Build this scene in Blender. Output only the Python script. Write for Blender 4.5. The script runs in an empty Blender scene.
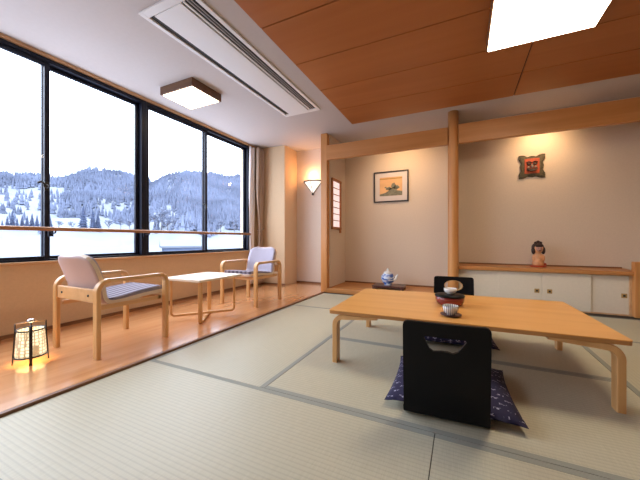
import bpy, bmesh, math, random
from mathutils import Vector, Matrix
random.seed(7)
SC = bpy.context.scene
COL = SC.collection
PI = math.pi

# ------------------------------------------------------------------ camera
cam_data = bpy.data.cameras.new('camera')
cam = bpy.data.objects.new('camera', cam_data)
COL.objects.link(cam)
cam.location = (0, 0, 0.82)
cam.rotation_euler = (PI / 2, 0, math.radians(25.55))
cam_data.sensor_width = 36
cam_data.lens = 36 * 297 / 640
cam_data.shift_y = -0.5 / 640
cam_data.clip_start = 0.02
cam_data.clip_end = 3000
SC.camera = cam

# ------------------------------------------------------------------ sky and exposure
world = bpy.data.worlds.new('overcast_sky')
SC.world = world
world.use_nodes = True
nt = world.node_tree
nt.nodes.clear()
wo = nt.nodes.new('ShaderNodeOutputWorld')
bg = nt.nodes.new('ShaderNodeBackground')
tc = nt.nodes.new('ShaderNodeTexCoord')
sx = nt.nodes.new('ShaderNodeSeparateXYZ')
cr = nt.nodes.new('ShaderNodeValToRGB')
cr.color_ramp.elements[0].position = 0.0
cr.color_ramp.elements[0].color = (0.42, 0.45, 0.54, 1)
cr.color_ramp.elements[1].position = 0.9
cr.color_ramp.elements[1].color = (0.83, 0.87, 1.0, 1)
nt.links.new(tc.outputs['Generated'], sx.inputs[0])
nt.links.new(sx.outputs['Z'], cr.inputs[0])
nt.links.new(cr.outputs[0], bg.inputs['Color'])
bg.inputs['Strength'].default_value = 7.5
nt.links.new(bg.outputs[0], wo.inputs[0])
SC.view_settings.view_transform = 'Standard'
SC.view_settings.look = 'None'
SC.view_settings.gamma = 1
SC.view_settings.use_curve_mapping = False
SC.view_settings.exposure = 0.85
SC.cycles.max_bounces = 8
SC.cycles.diffuse_bounces = 5
SC.cycles.sample_clamp_indirect = 6

def light(name, kind, loc, power, color=(1, 1, 1), size=0.1, rot=(0, 0, 0), spot=None, size_y=None):
    d = bpy.data.lights.new(name, kind)
    d.energy = power
    d.color = color
    if kind == 'AREA':
        d.size = size
        if size_y:
            d.shape = 'RECTANGLE'; d.size_y = size_y
    else:
        d.shadow_soft_size = size
    if spot:
        d.spot_size = math.radians(spot[0]); d.spot_blend = spot[1]
    o = bpy.data.objects.new(name, d)
    COL.objects.link(o)
    o.location = loc
    o.rotation_euler = rot
    return o

portal = light('window_portal', 'AREA', (-3.47, 1.35, 1.53), 1, size=1.80, size_y=5.4, rot=(0, -PI / 2, 0))
portal.data.cycles.is_portal = True
WARM = (1.0, 0.60, 0.28)
# downlights tucked behind the alcove beams and the lamps' own bulbs
light('alcove_bulb', 'SPOT', (-0.86, 4.315, 2.17), 13, (1, 0.66, 0.36), 0.03, (math.radians(62), 0, 0), (135, 0.9))
light('alcove_bulb', 'SPOT', (0.90, 4.315, 2.17), 9, (1, 0.66, 0.36), 0.03, (math.radians(58), 0, 0), (135, 0.9))

# ------------------------------------------------------------------ materials
MATS = {}
def _new(name):
    m = bpy.data.materials.new(name)
    m.use_nodes = True
    b = m.node_tree.nodes['Principled BSDF']
    MATS[name] = m
    return m, m.node_tree, b

def N(t, kind, **kw):
    n = t.nodes.new('ShaderNode' + kind)
    for k, v in kw.items():
        setattr(n, k, v)
    return n

def ramp(t, fac, stops):
    r = N(t, 'ValToRGB')
    e = r.color_ramp.elements
    e[0].position, e[0].color = stops[0][0], (*stops[0][1], 1)
    e[1].position, e[1].color = stops[-1][0], (*stops[-1][1], 1)
    for p, c in stops[1:-1]:
        x = e.new(p); x.color = (*c, 1)
    t.links.new(fac, r.inputs[0])
    return r.outputs[0]

def coords(t, scale=(1, 1, 1), rot=(0, 0, 0)):
    c = N(t, 'TexCoord'); m = N(t, 'Mapping')
    m.inputs['Scale'].default_value = scale
    m.inputs['Rotation'].default_value = rot
    t.links.new(c.outputs['Object'], m.inputs[0])
    return m.outputs[0]

def bump(t, b, h, strength, dist=0.01):
    n = N(t, 'Bump')
    n.inputs['Strength'].default_value = strength
    n.inputs['Distance'].default_value = dist
    t.links.new(h, n.inputs['Height'])
    t.links.new(n.outputs[0], b.inputs['Normal'])

def mat(name, col, rough=0.5, var=0.06, scale=(8, 8, 8), bmp=0.0, metal=0.0, spec=0.5, emit=None, es=0.0, coat=0.0):
    m, t, b = _new(name)
    no = N(t, 'TexNoise')
    no.inputs['Scale'].default_value = 1.0
    no.inputs['Detail'].default_value = 4
    t.links.new(coords(t, scale), no.inputs['Vector'])
    lo = tuple(max(0, c * (1 - var)) for c in col)
    hi = tuple(min(1, c * (1 + var)) for c in col)
    t.links.new(ramp(t, no.outputs['Fac'], [(0.3, lo), (0.7, hi)]), b.inputs['Base Color'])
    b.inputs['Roughness'].default_value = rough
    b.inputs['Metallic'].default_value = metal
    b.inputs['Specular IOR Level'].default_value = spec
    b.inputs['Coat Weight'].default_value = coat
    if bmp:
        bump(t, b, no.outputs['Fac'], bmp)
    if emit:
        b.inputs['Emission Color'].default_value = (*emit, 1)
        b.inputs['Emission Strength'].default_value = es
    return m

def wood(name, a, c, rough=0.4, axis='x', k=1.0, coat=0.0, spec=0.5):
    """long grain: noise stretched along AXIS"""
    m, t, b = _new(name)
    s = {'x': (1.2, 22, 22), 'y': (22, 1.2, 22), 'z': (22, 22, 1.2)}[axis]
    no = N(t, 'TexNoise')
    no.inputs['Scale'].default_value = k
    no.inputs['Detail'].default_value = 6
    no.inputs['Distortion'].default_value = 0.4
    t.links.new(coords(t, s), no.inputs['Vector'])
    mid = tuple((p + q) / 2 for p, q in zip(a, c))
    t.links.new(ramp(t, no.outputs['Fac'], [(0.3, a), (0.5, mid), (0.72, c)]), b.inputs['Base Color'])
    b.inputs['Roughness'].default_value = rough
    b.inputs['Coat Weight'].default_value = coat
    b.inputs['Specular IOR Level'].default_value = spec
    bump(t, b, no.outputs['Fac'], 0.05, 0.002)
    return m

def tatami(name, axis):
    m, t, b = _new(name)
    v = coords(t)
    w = N(t, 'TexWave'); w.wave_type = 'BANDS'
    w.bands_direction = 'Y' if axis == 'x' else 'X'
    w.inputs['Scale'].default_value = 2 * PI / 20 / 0.021 
    w.inputs['Distortion'].default_value = 0.0
    t.links.new(v, w.inputs['Vector'])
    no = N(t, 'TexNoise')
    no.inputs['Scale'].default_value = 1.0
    no.inputs['Detail'].default_value = 5
    t.links.new(coords(t, (260, 14, 1) if axis == 'x' else (14, 260, 1)), no.inputs['Vector'])
    big = N(t, 'TexNoise'); big.inputs['Scale'].default_value = 0.9
    t.links.new(v, big.inputs['Vector'])
    base = ramp(t, no.outputs['Fac'], [(0.25, (0.475, 0.448, 0.33)), (0.75, (0.555, 0.522, 0.40))])
    rib = ramp(t, w.outputs['Fac'], [(0.0, (0.88, 0.88, 0.89)), (0.35, (1, 1, 1))])
    mx = N(t, 'MixRGB', blend_type='MULTIPLY'); mx.inputs[0].default_value = 1
    t.links.new(base, mx.inputs[1]); t.links.new(rib, mx.inputs[2])
    mx2 = N(t, 'MixRGB', blend_type='MULTIPLY'); mx2.inputs[0].default_value = 1
    t.links.new(mx.outputs[0], mx2.inputs[1])
    t.links.new(ramp(t, big.outputs['Fac'], [(0.3, (0.94, 0.95, 0.93)), (0.7, (1, 1, 0.98))]), mx2.inputs[2])
    t.links.new(mx2.outputs[0], b.inputs['Base Color'])
    b.inputs['Roughness'].default_value = 0.46
    b.inputs['Specular IOR Level'].default_value = 0.42
    bump(t, b, w.outputs['Fac'], 0.20, 0.002)
    return m

M_TX = tatami('tatami_rush_lengthwise', 'x')
M_TY = tatami('tatami_rush_crosswise', 'y')
M_HERI = mat('tatami_border_cloth', (0.285, 0.295, 0.25), 0.7, 0.05, (200, 200, 200))
M_GAP = mat('dark_gap', (0.05, 0.04, 0.03), 0.9)
M_FLOOR = wood('veranda_floorboards', (0.60, 0.265, 0.105), (0.74, 0.375, 0.165), 0.20, 'y', 0.7, coat=0.6)
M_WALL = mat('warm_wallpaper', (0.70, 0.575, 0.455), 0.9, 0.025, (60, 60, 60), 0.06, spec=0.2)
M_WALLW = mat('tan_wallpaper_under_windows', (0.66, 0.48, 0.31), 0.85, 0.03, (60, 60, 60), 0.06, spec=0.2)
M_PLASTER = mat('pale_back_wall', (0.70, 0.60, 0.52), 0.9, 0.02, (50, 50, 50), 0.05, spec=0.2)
M_CEIL = mat('ceiling_paint', (0.50, 0.455, 0.445), 0.9, 0.015, (30, 30, 30), 0.03, spec=0.2)
M_CPANEL = wood('ceiling_cedar_panel', (0.36, 0.120, 0.032), (0.41, 0.145, 0.041), 0.45, 'x', 0.35, spec=0.3)
M_PILLAR = wood('hinoki_pillar', (0.52, 0.215, 0.060), (0.64, 0.30, 0.10), 0.4, 'z', 0.7)
M_BEAM = wood('hinoki_beam', (0.46, 0.185, 0.050), (0.58, 0.26, 0.085), 0.4, 'x', 0.6)
M_TRIMY = wood('pale_sill_wood', (0.52, 0.30, 0.15), (0.66, 0.42, 0.23), 0.4, 'y', 0.7)
M_RAIL = wood('brown_rail_wood', (0.30, 0.13, 0.05), (0.42, 0.20, 0.08), 0.4, 'y', 0.7)
M_DTRIM = wood('dark_baseboard', (0.16, 0.07, 0.03), (0.26, 0.12, 0.05), 0.5, 'y', 0.7)
M_DTRIMX = wood('dark_baseboard_back', (0.16, 0.07, 0.03), (0.26, 0.12, 0.05), 0.5, 'x', 0.7)
M_TABLE = wood('honey_table_top', (0.70, 0.325, 0.075), (0.80, 0.41, 0.115), 0.30, 'x', 0.6, coat=0.2)
M_TEDGE = wood('table_edge_ply', (0.42, 0.18, 0.05), (0.55, 0.26, 0.085), 0.4, 'x', 1.0)
M_BENT = wood('bent_beech', (0.62, 0.33, 0.12), (0.76, 0.45, 0.19), 0.38, 'z', 0.6)
M_BENTY = wood('bent_beech_arm', (0.60, 0.34, 0.15), (0.74, 0.46, 0.22), 0.35, 'y', 0.6)
M_PALETOP = wood('pale_birch_top', (0.74, 0.58, 0.40), (0.84, 0.70, 0.52), 0.3, 'x', 0.6, coat=0.2)
M_BLACK = mat('black_lacquer_ply', (0.004, 0.004, 0.005), 0.45, 0.1, (3, 40, 3), spec=0.18)
M_ALU = mat('navy_black_aluminium', (0.006, 0.008, 0.020), 0.45, 0.1, (20, 20, 20), spec=0.25)
M_LAV = mat('lavender_grey_upholstery', (0.42, 0.39, 0.48), 0.85, 0.06, (90, 90, 90), 0.1)
M_SHELL = mat('pale_pink_shell_back', (0.50, 0.37, 0.35), 0.5, 0.04, (4, 4, 4))
M_RIM = mat('cream_shell_edge', (0.74, 0.62, 0.48), 0.5, 0.03)
M_WHITE = mat('white_enamel', (0.72, 0.71, 0.72), 0.5, 0.01)
M_DARK = mat('dark_slot', (0.02, 0.018, 0.02), 0.7)
M_GREY = mat('grey_louvre', (0.30, 0.28, 0.28), 0.5)
M_IRON = mat('black_iron', (0.015, 0.012, 0.012), 0.5)
M_STEEL = mat('brushed_steel', (0.6, 0.6, 0.62), 0.3, metal=1.0)
M_BROWNF = wood('walnut_lamp_frame', (0.10, 0.045, 0.02), (0.18, 0.085, 0.04), 0.45, 'x', 1.0)
M_DOOR = mat('cream_cabinet_door', (0.74, 0.66, 0.54), 0.7, 0.02, (40, 40, 40), 0.03)
M_BRASS = mat('aged_brass', (0.46, 0.29, 0.10), 0.5, metal=0.2)
M_RED = mat('red_lacquer', (0.20, 0.022, 0.022), 0.25, 0.1, coat=0.4)
M_REDB = mat('vermilion_wood', (0.45, 0.06, 0.02), 0.4, 0.1)
M_CHINA = mat('white_porcelain', (0.80, 0.80, 0.78), 0.2, 0.01)
M_SKINW = mat('peach_glaze', (0.72, 0.36, 0.17), 0.5, 0.15, (25, 25, 25))
M_HAIRD = mat('dark_brown_glaze', (0.030, 0.011, 0.008), 0.5, 0.5, (40, 40, 40))
M_FACE = mat('pale_face_glaze', (0.50, 0.26, 0.20), 0.5, 0.1)
M_OLIVE = mat('weathered_olive_bronze', (0.085, 0.065, 0.03), 0.6, 0.5, (50, 50, 50), 0.4)
M_VERM = mat('orange_red_panel', (0.44, 0.065, 0.018), 0.55, 0.2, (30, 30, 30))
M_MASK = mat('bronze_mask', (0.055, 0.025, 0.018), 0.5, 0.5, (60, 60, 60))
M_GREYED = mat('grey_nose', (0.30, 0.22, 0.17), 0.5)
M_PAPERW = mat('white_mount_card', (0.66, 0.58, 0.54), 0.8, 0.01)
M_PAPERO = mat('orange_print_paper', (0.72, 0.42, 0.20), 0.8, 0.12, (3, 3, 9))
M_TEAL = mat('grey_green_ink', (0.20, 0.19, 0.13), 0.8, 0.3, (30, 30, 60))
M_OCHRE = mat('ochre_ink', (0.48, 0.27, 0.08), 0.8, 0.2, (30, 30, 60))
M_TRAY = wood('dark_rosewood', (0.05, 0.018, 0.014), (0.12, 0.05, 0.04), 0.3, 'x', 1.2)
M_SHOJIF = wood('reddish_shoji_frame', (0.36, 0.12, 0.035), (0.50, 0.19, 0.06), 0.5, 'z', 1.0)
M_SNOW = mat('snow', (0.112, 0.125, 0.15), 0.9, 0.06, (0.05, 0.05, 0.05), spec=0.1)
M_FOREST = mat('hazy_conifers', (0.084, 0.098, 0.142), 0.95, 0.35, (0.02, 0.02, 0.02), spec=0.05)  # distance haze is mixed into this pale blue-grey tree colour
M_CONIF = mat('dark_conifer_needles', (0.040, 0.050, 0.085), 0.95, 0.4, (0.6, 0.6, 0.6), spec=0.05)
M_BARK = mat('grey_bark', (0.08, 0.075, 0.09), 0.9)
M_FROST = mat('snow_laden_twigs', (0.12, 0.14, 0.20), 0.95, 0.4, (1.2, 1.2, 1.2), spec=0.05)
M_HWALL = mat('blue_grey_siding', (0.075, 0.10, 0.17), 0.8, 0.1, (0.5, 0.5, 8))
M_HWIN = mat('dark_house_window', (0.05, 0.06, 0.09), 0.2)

def emitter(name, col, s, base=(0.8, 0.8, 0.8)):
    return mat(name, base, 0.6, 0.01, emit=col, es=s)
M_LAMP = emitter('lit_acrylic_diffuser', (1.0, 0.85, 0.64), 10.5)
M_LAMPS = emitter('lit_small_diffuser', (1.0, 0.80, 0.52), 6.0)
M_SCON = emitter('lit_opal_glass', (1.0, 0.86, 0.70), 0.55)
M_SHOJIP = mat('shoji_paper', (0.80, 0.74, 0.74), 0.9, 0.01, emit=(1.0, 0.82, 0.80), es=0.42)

def lantern_paper():
    m, t, b = _new('lit_washi_with_hemp_leaf_holes')
    v = N(t, 'TexVoronoi'); v.feature = 'DISTANCE_TO_EDGE'; v.inputs['Scale'].default_value = 1.0
    v.inputs['Randomness'].default_value = 0.25
    t.links.new(coords(t, (48, 48, 48)), v.inputs['Vector'])
    c = ramp(t, v.outputs['Distance'], [(0.07, (0.26, 0.17, 0.08)), (0.20, (1.0, 0.84, 0.52))])
    t.links.new(c, b.inputs['Emission Color'])
    b.inputs['Emission Strength'].default_value = 0.85
    b.inputs['Base Color'].default_value = (0.5, 0.45, 0.36, 1)
    return m
M_WASHI = lantern_paper()

def kasuri():
    """indigo cloth with rows of small white double dashes"""
    m, t, b = _new('indigo_kasuri_cloth')
    br = N(t, 'TexBrick')
    br.offset = 0.5; br.inputs['Scale'].default_value = 1.0
    br.inputs['Brick Width'].default_value = 0.055
    br.inputs['Row Height'].default_value = 0.036
    br.inputs['Mortar Size'].default_value = 0.0125
    br.inputs['Mortar Smooth'].default_value = 0.0
    t.links.new(coords(t), br.inputs['Vector'])
    ck = N(t, 'TexChecker'); ck.inputs['Scale'].default_value = 100
    t.links.new(coords(t), ck.inputs['Vector'])
    no = N(t, 'TexNoise'); no.inputs['Scale'].default_value = 45
    t.links.new(coords(t), no.inputs['Vector'])
    # dashes only where the brick core, a checker cell and some wear agree
    m1 = N(t, 'Math', operation='SUBTRACT'); m1.inputs[0].default_value = 1.0
    t.links.new(br.outputs['Fac'], m1.inputs[1])
    m2 = N(t, 'Math', operation='MULTIPLY')
    t.links.new(m1.outputs[0], m2.inputs[0]); t.links.new(ck.outputs['Fac'], m2.inputs[1])
    m3 = N(t, 'Math', operation='MULTIPLY')
    gt = N(t, 'Math', operation='GREATER_THAN'); gt.inputs[1].default_value = 0.47
    t.links.new(no.outputs['Fac'], gt.inputs[0])
    t.links.new(m2.outputs[0], m3.inputs[0]); t.links.new(gt.outputs[0], m3.inputs[1])
    c = ramp(t, m3.outputs[0], [(0.0, (0.009, 0.007, 0.046)), (1.0, (0.36, 0.34, 0.48))])
    t.links.new(c, b.inputs['Base Color'])
    b.inputs['Roughness'].default_value = 0.8
    return m
M_KASURI = kasuri()

def blue_white(name, scale=(14, 14, 30), lo=0.47, hi=0.53):
    m, t, b = _new(name)
    no = N(t, 'TexNoise'); no.inputs['Scale'].default_value = 1.0; no.inputs['Detail'].default_value = 3
    t.links.new(coords(t, scale), no.inputs['Vector'])
    t.links.new(ramp(t, no.outputs['Fac'], [(lo, (0.055, 0.15, 0.50)), (hi, (0.62, 0.70, 0.85))]), b.inputs['Base Color'])
    b.inputs['Roughness'].default_value = 0.15
    return m
M_BLUEW = blue_white('blue_and_white_porcelain')

def striped_cup():
    m, t, b = _new('cup_with_grey_stripes')
    w = N(t, 'TexWave'); w.bands_direction = 'X'; w.inputs['Scale'].default_value = 30
    t.links.new(coords(t), w.inputs['Vector'])
    t.links.new(ramp(t, w.outputs['Fac'], [(0.25, (0.16, 0.17, 0.22)), (0.5, (0.78, 0.76, 0.70))]), b.inputs['Base Color'])
    b.inputs['Roughness'].default_value = 0.2
    return m
M_CUPS = striped_cup()

def cloth(name, a, c):
    m, t, b = _new(name)
    w = N(t, 'TexNoise'); w.inputs['Scale'].default_value = 1
    t.links.new(coords(t, (50, 50, 3)), w.inputs['Vector'])
    t.links.new(ramp(t, w.outputs['Fac'], [(0.3, a), (0.7, c)]), b.inputs['Base Color'])
    b.inputs['Roughness'].default_value = 0.9
    return m
M_CURT = cloth('beige_drape', (0.40, 0.29, 0.22), (0.52, 0.39, 0.30))
M_LACE = cloth('white_sheer', (0.86, 0.84, 0.88), (0.92, 0.90, 0.93))

def striped_pad():
    m, t, b = _new('grey_lavender_seat_pad')
    w = N(t, 'TexWave'); w.bands_direction = 'X'; w.inputs['Scale'].default_value = 5
    w.inputs['Distortion'].default_value = 1.2
    t.links.new(coords(t), w.inputs['Vector'])
    t.links.new(ramp(t, w.outputs['Fac'], [(0.2, (0.10, 0.08, 0.11)), (0.8, (0.30, 0.265, 0.32))]), b.inputs['Base Color'])
    b.inputs['Roughness'].default_value = 0.9
    return m
M_PAD = striped_pad()

def glass():
    m = bpy.data.materials.new('window_glass'); m.use_nodes = True
    t = m.node_tree; t.nodes.clear()
    o = N(t, 'OutputMaterial'); tr = N(t, 'BsdfTransparent'); gl = N(t, 'BsdfGlossy'); mx = N(t, 'MixShader'); fr = N(t, 'Fresnel')
    fr.inputs['IOR'].default_value = 1.35
    tr.inputs['Color'].default_value = (0.93, 0.96, 0.97, 1)
    gl.inputs['Roughness'].default_value = 0.0
    ge = N(t, 'NewGeometry'); inv = N(t, 'Math', operation='SUBTRACT'); inv.inputs[0].default_value = 1.0
    t.links.new(ge.outputs['Backfacing'], inv.inputs[1]); mu = N(t, 'Math', operation='MULTIPLY')
    t.links.new(fr.outputs[0], mu.inputs[0]); t.links.new(inv.outputs[0], mu.inputs[1])
    t.links.new(mu.outputs[0], mx.inputs[0]); t.links.new(tr.outputs[0], mx.inputs[1]); t.links.new(gl.outputs[0], mx.inputs[2])
    t.links.new(mx.outputs[0], o.inputs[0])
    return m
M_GLASS = glass()

# ------------------------------------------------------------------ mesh helpers
class MB:
    def __init__(s):
        s.v = []; s.f = []; s.mi = []; s.sm = []
    def add(s, vs, fs, mi=0, smooth=False, M=None):
        k = len(s.v)
        for p in vs:
            p = Vector(p)
            s.v.append(tuple(M @ p if M else p))
        for f in fs:
            s.f.append([i + k for i in f]); s.mi.append(mi); s.sm.append(smooth)
        return s
    def bm(s, b, mi=0, smooth=False, M=None):
        b.verts.index_update()
        s.add([v.co[:] for v in b.verts], [[v.index for v in f.verts] for f in b.faces], mi, smooth, M)
        b.free(); return s
    def box(s, x0, x1, y0, y1, z0, z1, bev=0.0, seg=2, mi=0, M=None):
        b = bmesh.new()
        bmesh.ops.create_cube(b, size=1)
        for v in b.verts:
            v.co = ((x0 + x1) / 2 + v.co.x * (x1 - x0), (y0 + y1) / 2 + v.co.y * (y1 - y0), (z0 + z1) / 2 + v.co.z * (z1 - z0))
        if bev:
            bmesh.ops.bevel(b, geom=b.edges[:], offset=bev, segments=seg, profile=0.5, affect='EDGES')
        return s.bm(b, mi, False, M)
    def lathe(s, prof, n=32, c=(0, 0, 0), sx=1, sy=1, mi=0, smooth=True, M=None):
        vs = []; fs = []
        for r, z in prof:
            for i in range(n):
                a = 2 * PI * i / n
                vs.append((c[0] + r * sx * math.cos(a), c[1] + r * sy * math.sin(a), c[2] + z))
        for j in range(len(prof) - 1):
            for i in range(n):
                fs.append((j * n + i, j * n + (i + 1) % n, (j + 1) * n + (i + 1) % n, (j + 1) * n + i))
        fs.append(tuple(range(n))[::-1]); fs.append(tuple(range((len(prof) - 1) * n, len(prof) * n)))
        return s.add(vs, fs, mi, smooth, M)
    def tube(s, pts, r, n=10, mi=0, M=None, closed=False):
        pts = [Vector(p) for p in pts]; m = len(pts); vs = []; fs = []
        rr = r if isinstance(r, (list, tuple)) else [r] * m
        up = None
        for i, p in enumerate(pts):
            a = pts[(i - 1) % m] if (closed or i > 0) else p
            b = pts[(i + 1) % m] if (closed or i < m - 1) else p
            t = (b - a).normalized()
            if up is None:
                up = t.orthogonal().normalized()
            up = (up - t * up.dot(t)).normalized(); w = t.cross(up)
            for k in range(n):
                q = 2 * PI * k / n
                vs.append(p + (up * math.cos(q) + w * math.sin(q)) * rr[i])
        for i in range(m if closed else m - 1):
            j = (i + 1) % m
            for k in range(n):
                fs.append((i * n + k, i * n + (k + 1) % n, j * n + (k + 1) % n, j * n + k))
        if not closed:
            fs.append(tuple(range(n))[::-1]); fs.append(tuple(range((m - 1) * n, m * n)))
        return s.add(vs, fs, mi, True, M)
    def strip(s, pts, B, w, t, mi=0, M=None):
        """a flat bent strip swept along a planar path, B the direction of its width"""
        pts = [Vector(p) for p in pts]; B = Vector(B).normalized(); m = len(pts); vs = []; fs = []
        tt = t if isinstance(t, (list, tuple)) else [t] * m
        c = min(min(tt), w) * 0.18
        for i, p in enumerate(pts):
            a = pts[max(i - 1, 0)]; b = pts[min(i + 1, m - 1)]
            T = (b - a).normalized(); n = B.cross(T).normalized()
            h = tt[i] / 2; q = w / 2
            for (u, v) in ((q - c, h), (q, h - c), (q, -h + c), (q - c, -h), (-q + c, -h), (-q, -h + c), (-q, h - c), (-q + c, h)):
                vs.append(p + B * u + n * v)
        for i in range(m - 1):
            for k in range(8):
                fs.append((i * 8 + k, i * 8 + (k + 1) % 8, (i + 1) * 8 + (k + 1) % 8, (i + 1) * 8 + k))
        fs.append(tuple(range(8))[::-1]); fs.append(tuple(range((m - 1) * 8, m * 8)))
        return s.add(vs, fs, mi, False, M)
    def prism(s, poly, axis, a0, a1, mi=0, M=None, smooth=False):
        """a closed outline in the two other axes extruded along AXIS"""
        def P(u, v, a):
            return {'x': (a, u, v), 'y': (u, a, v), 'z': (u, v, a)}[axis]
        n = len(poly)
        vs = [P(u, v, a0) for u, v in poly] + [P(u, v, a1) for u, v in poly]
        fs = [tuple(range(n))[::-1], tuple(range(n, 2 * n))] + [(i, (i + 1) % n, n + (i + 1) % n, n + i) for i in range(n)]
        return s.add(vs, fs, mi, smooth, M)
    def ball(s, c, r, sub=3, mi=0, M=None):
        b = bmesh.new(); bmesh.ops.create_icosphere(b, subdivisions=sub, radius=1)
        r = r if isinstance(r, (list, tuple)) else (r, r, r)
        for v in b.verts:
            v.co = (c[0] + v.co.x * r[0], c[1] + v.co.y * r[1], c[2] + v.co.z * r[2])
        return s.bm(b, mi, True, M)
    def build(s, name, m, parent=None, loc=(0, 0, 0), rz=0, bevel=0, label=None):
        me = bpy.data.meshes.new(name)
        me.from_pydata(s.v, [], s.f)
        for x in (m if isinstance(m, (list, tuple)) else [m]):
            me.materials.append(x)
        me.polygons.foreach_set('material_index', s.mi)
        me.polygons.foreach_set('use_smooth', s.sm)
        b = bmesh.new(); b.from_mesh(me); bmesh.ops.recalc_face_normals(b, faces=b.faces[:]); b.to_mesh(me); b.free()
        o = bpy.data.objects.new(name, me); COL.objects.link(o)
        o.location = loc; o.rotation_euler = (0, 0, rz)
        if parent is not None:
            o.parent = parent
        if label:
            o['label'] = label
        return o

def tag(o, label=None, cat=None, group=None, kind=None):
    if label: o['label'] = label
    if cat: o['category'] = cat
    if group: o['group'] = group
    if kind: o['kind'] = kind
    return o

def thing(name, label, cat, loc=(0, 0, 0), rz=0, group=None):
    o = bpy.data.objects.new(name, None); COL.objects.link(o)
    o.location = loc; o.rotation_euler = (0, 0, rz); o.empty_display_size = 0.1
    return tag(o, label, cat, group)

def struct(mb, name, m, parent=None):
    o = mb.build(name, m, parent)
    if parent is None:
        o['kind'] = 'structure'
    return o

def kids(o):
    return [c for c in bpy.data.objects if c.parent == o]

def copy_tree(o, parent=None):
    c = o.copy(); COL.objects.link(c); c.parent = parent
    for ch in kids(o):
        copy_tree(ch, c)
    return c

def rpath(pts, rad, seg=8):
    """a polyline with its inner corners rounded"""
    pts = [Vector(p) for p in pts]; out = [pts[0]]
    for i in range(1, len(pts) - 1):
        r = rad[i - 1] if isinstance(rad, (list, tuple)) else rad
        p = pts[i]; a = (pts[i - 1] - p).normalized(); b = (pts[i + 1] - p).normalized()
        half = a.angle(b) / 2; d = r / math.tan(half)
        A = p + a * d; Bp = p + b * d
        C = p + (a + b).normalized() * (r / math.sin(half))
        va = A - C; vb = Bp - C; ang = va.angle(vb)
        for k in range(seg + 1):
            t = k / seg
            out.append(C + (va * math.sin((1 - t) * ang) + vb * math.sin(t * ang)) / math.sin(ang))
    out.append(pts[-1])
    return out

def spline(pts, n=8):
    """Catmull-Rom through points"""
    P = [Vector(p) for p in pts]; P = [P[0] * 2 - P[1]] + P + [P[-1] * 2 - P[-2]]; out = []
    for i in range(1, len(P) - 2):
        for k in range(n):
            t = k / n
            out.append(0.5 * ((2 * P[i]) + (P[i + 1] - P[i - 1]) * t + (2 * P[i - 1] - 5 * P[i] + 4 * P[i + 1] - P[i + 2]) * t * t + (3 * P[i] - P[i - 1] - 3 * P[i + 1] + P[i + 2]) * t ** 3))
    out.append(P[-2]); return out

# ------------------------------------------------------------------ room shell
XW, CZ = -3.34, 2.47
# tatami floor: each mat real, with cloth borders on its long sides
fl = MB()
fl.box(-1.97, 2.9, -1.45, 4.9, -0.08, -0.006, mi=3)
T = 0.93; HB = 0.030; G = 0.0016
X0, Y0 = -1.915, -1.445
xs = lambda i: X0 + T * {2: 1.948, 3: 2.955}.get(i, i)
ys = lambda j: Y0 + T * {4: 4.025}.get(j, j)
def mat_rect(i0, i1, j0, j1):
    x0, x1, y0, y1 = xs(i0) + G, xs(i1) - G, ys(j0) + G, ys(j1) - G
    if (i1 - i0) >= (j1 - j0):
        fl.box(x0, x1, y0 + HB, y1 - HB, -0.03, 0.0, mi=0)
        fl.box(x0, x1, y0, y0 + HB, -0.03, 0.0008, mi=2)
        fl.box(x0, x1, y1 - HB, y1, -0.03, 0.0008, mi=2)
    else:
        fl.box(x0 + HB, x1 - HB, y0, y1, -0.03, 0.0, mi=1)
        fl.box(x0, x0 + HB, y0, y1, -0.03, 0.0008, mi=2)
        fl.box(x1 - HB, x1, y0, y1, -0.03, 0.0008, mi=2)
for r in ((0, 1, 3, 5), (1, 3, 3, 4), (1, 3, 4, 5), (3, 4, 3, 5), (0, 2, 5, 6), (2, 4, 5, 6), (0, 2, 2, 3), (2, 4, 2, 3),
          (0, 2, 1, 2), (2, 4, 1, 2), (0, 2, 0, 1), (2, 4, 0, 1), (4, 5, 4, 6), (4, 5, 2, 4), (4, 5, 0, 2)):
    mat_rect(*r)
struct(fl, 'floor', [M_TX, M_TY, M_HERI, M_GAP])
vf = MB().box(XW - 0.15, -1.945, -1.45, 4.95, -0.08, 0.015)
struct(vf, 'floor', M_FLOOR)
struct(MB().box(-1.945, -1.918, -1.45, 4.19, -0.06, 0.0145, 0.002), 'trim_1', M_DTRIM)
struct(MB().box(2.735, 2.9, -1.45, 4.19, -0.06, 0.002), 'trim_2', M_TRIMY)

M_FLOOR.node_tree.nodes['Principled BSDF'].inputs['Coat Weight'].default_value = 0.9
M_FLOOR.node_tree.nodes['Principled BSDF'].inputs['Coat Roughness'].default_value = 0.16
struct(MB().box(1.70, 2.06, 4.14, 4.70, -0.06, 0.001), 'trim_13', M_BEAM)

# walls
WY0, WY1, WZ0, WZ1 = -1.37, 4.12, 0.628, 2.44
wl = MB()
wl.box(XW - 0.18, XW, -1.6, 5.1, 0.0, WZ0)
wl.box(XW - 0.18, XW, -1.6, 5.1, WZ1, CZ + 0.1)
wl.box(XW - 0.18, XW, WY1, 5.1, WZ0, WZ1)
wl.box(XW - 0.18, XW, -1.6, WY0, WZ0, WZ1)
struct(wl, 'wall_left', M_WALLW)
struct(MB().box(XW, -2.80, 4.42, 4.86, 0.0, CZ), 'wall_corner', M_WALLW)  # the tan paper paints in the curtain's shade on this column
struct(MB().box(XW, -1.93, 4.85, 5.1, 0.0, CZ), 'wall_back', M_PLASTER)
struct(MB().box(-1.95, -1.87, 4.28, 5.0, 0.0, CZ), 'wall_alcove', M_WALL)
struct(MB().box(-1.95, -0.06, 4.95, 5.1, 0.0, CZ), 'wall_back', M_WALL)
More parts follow.
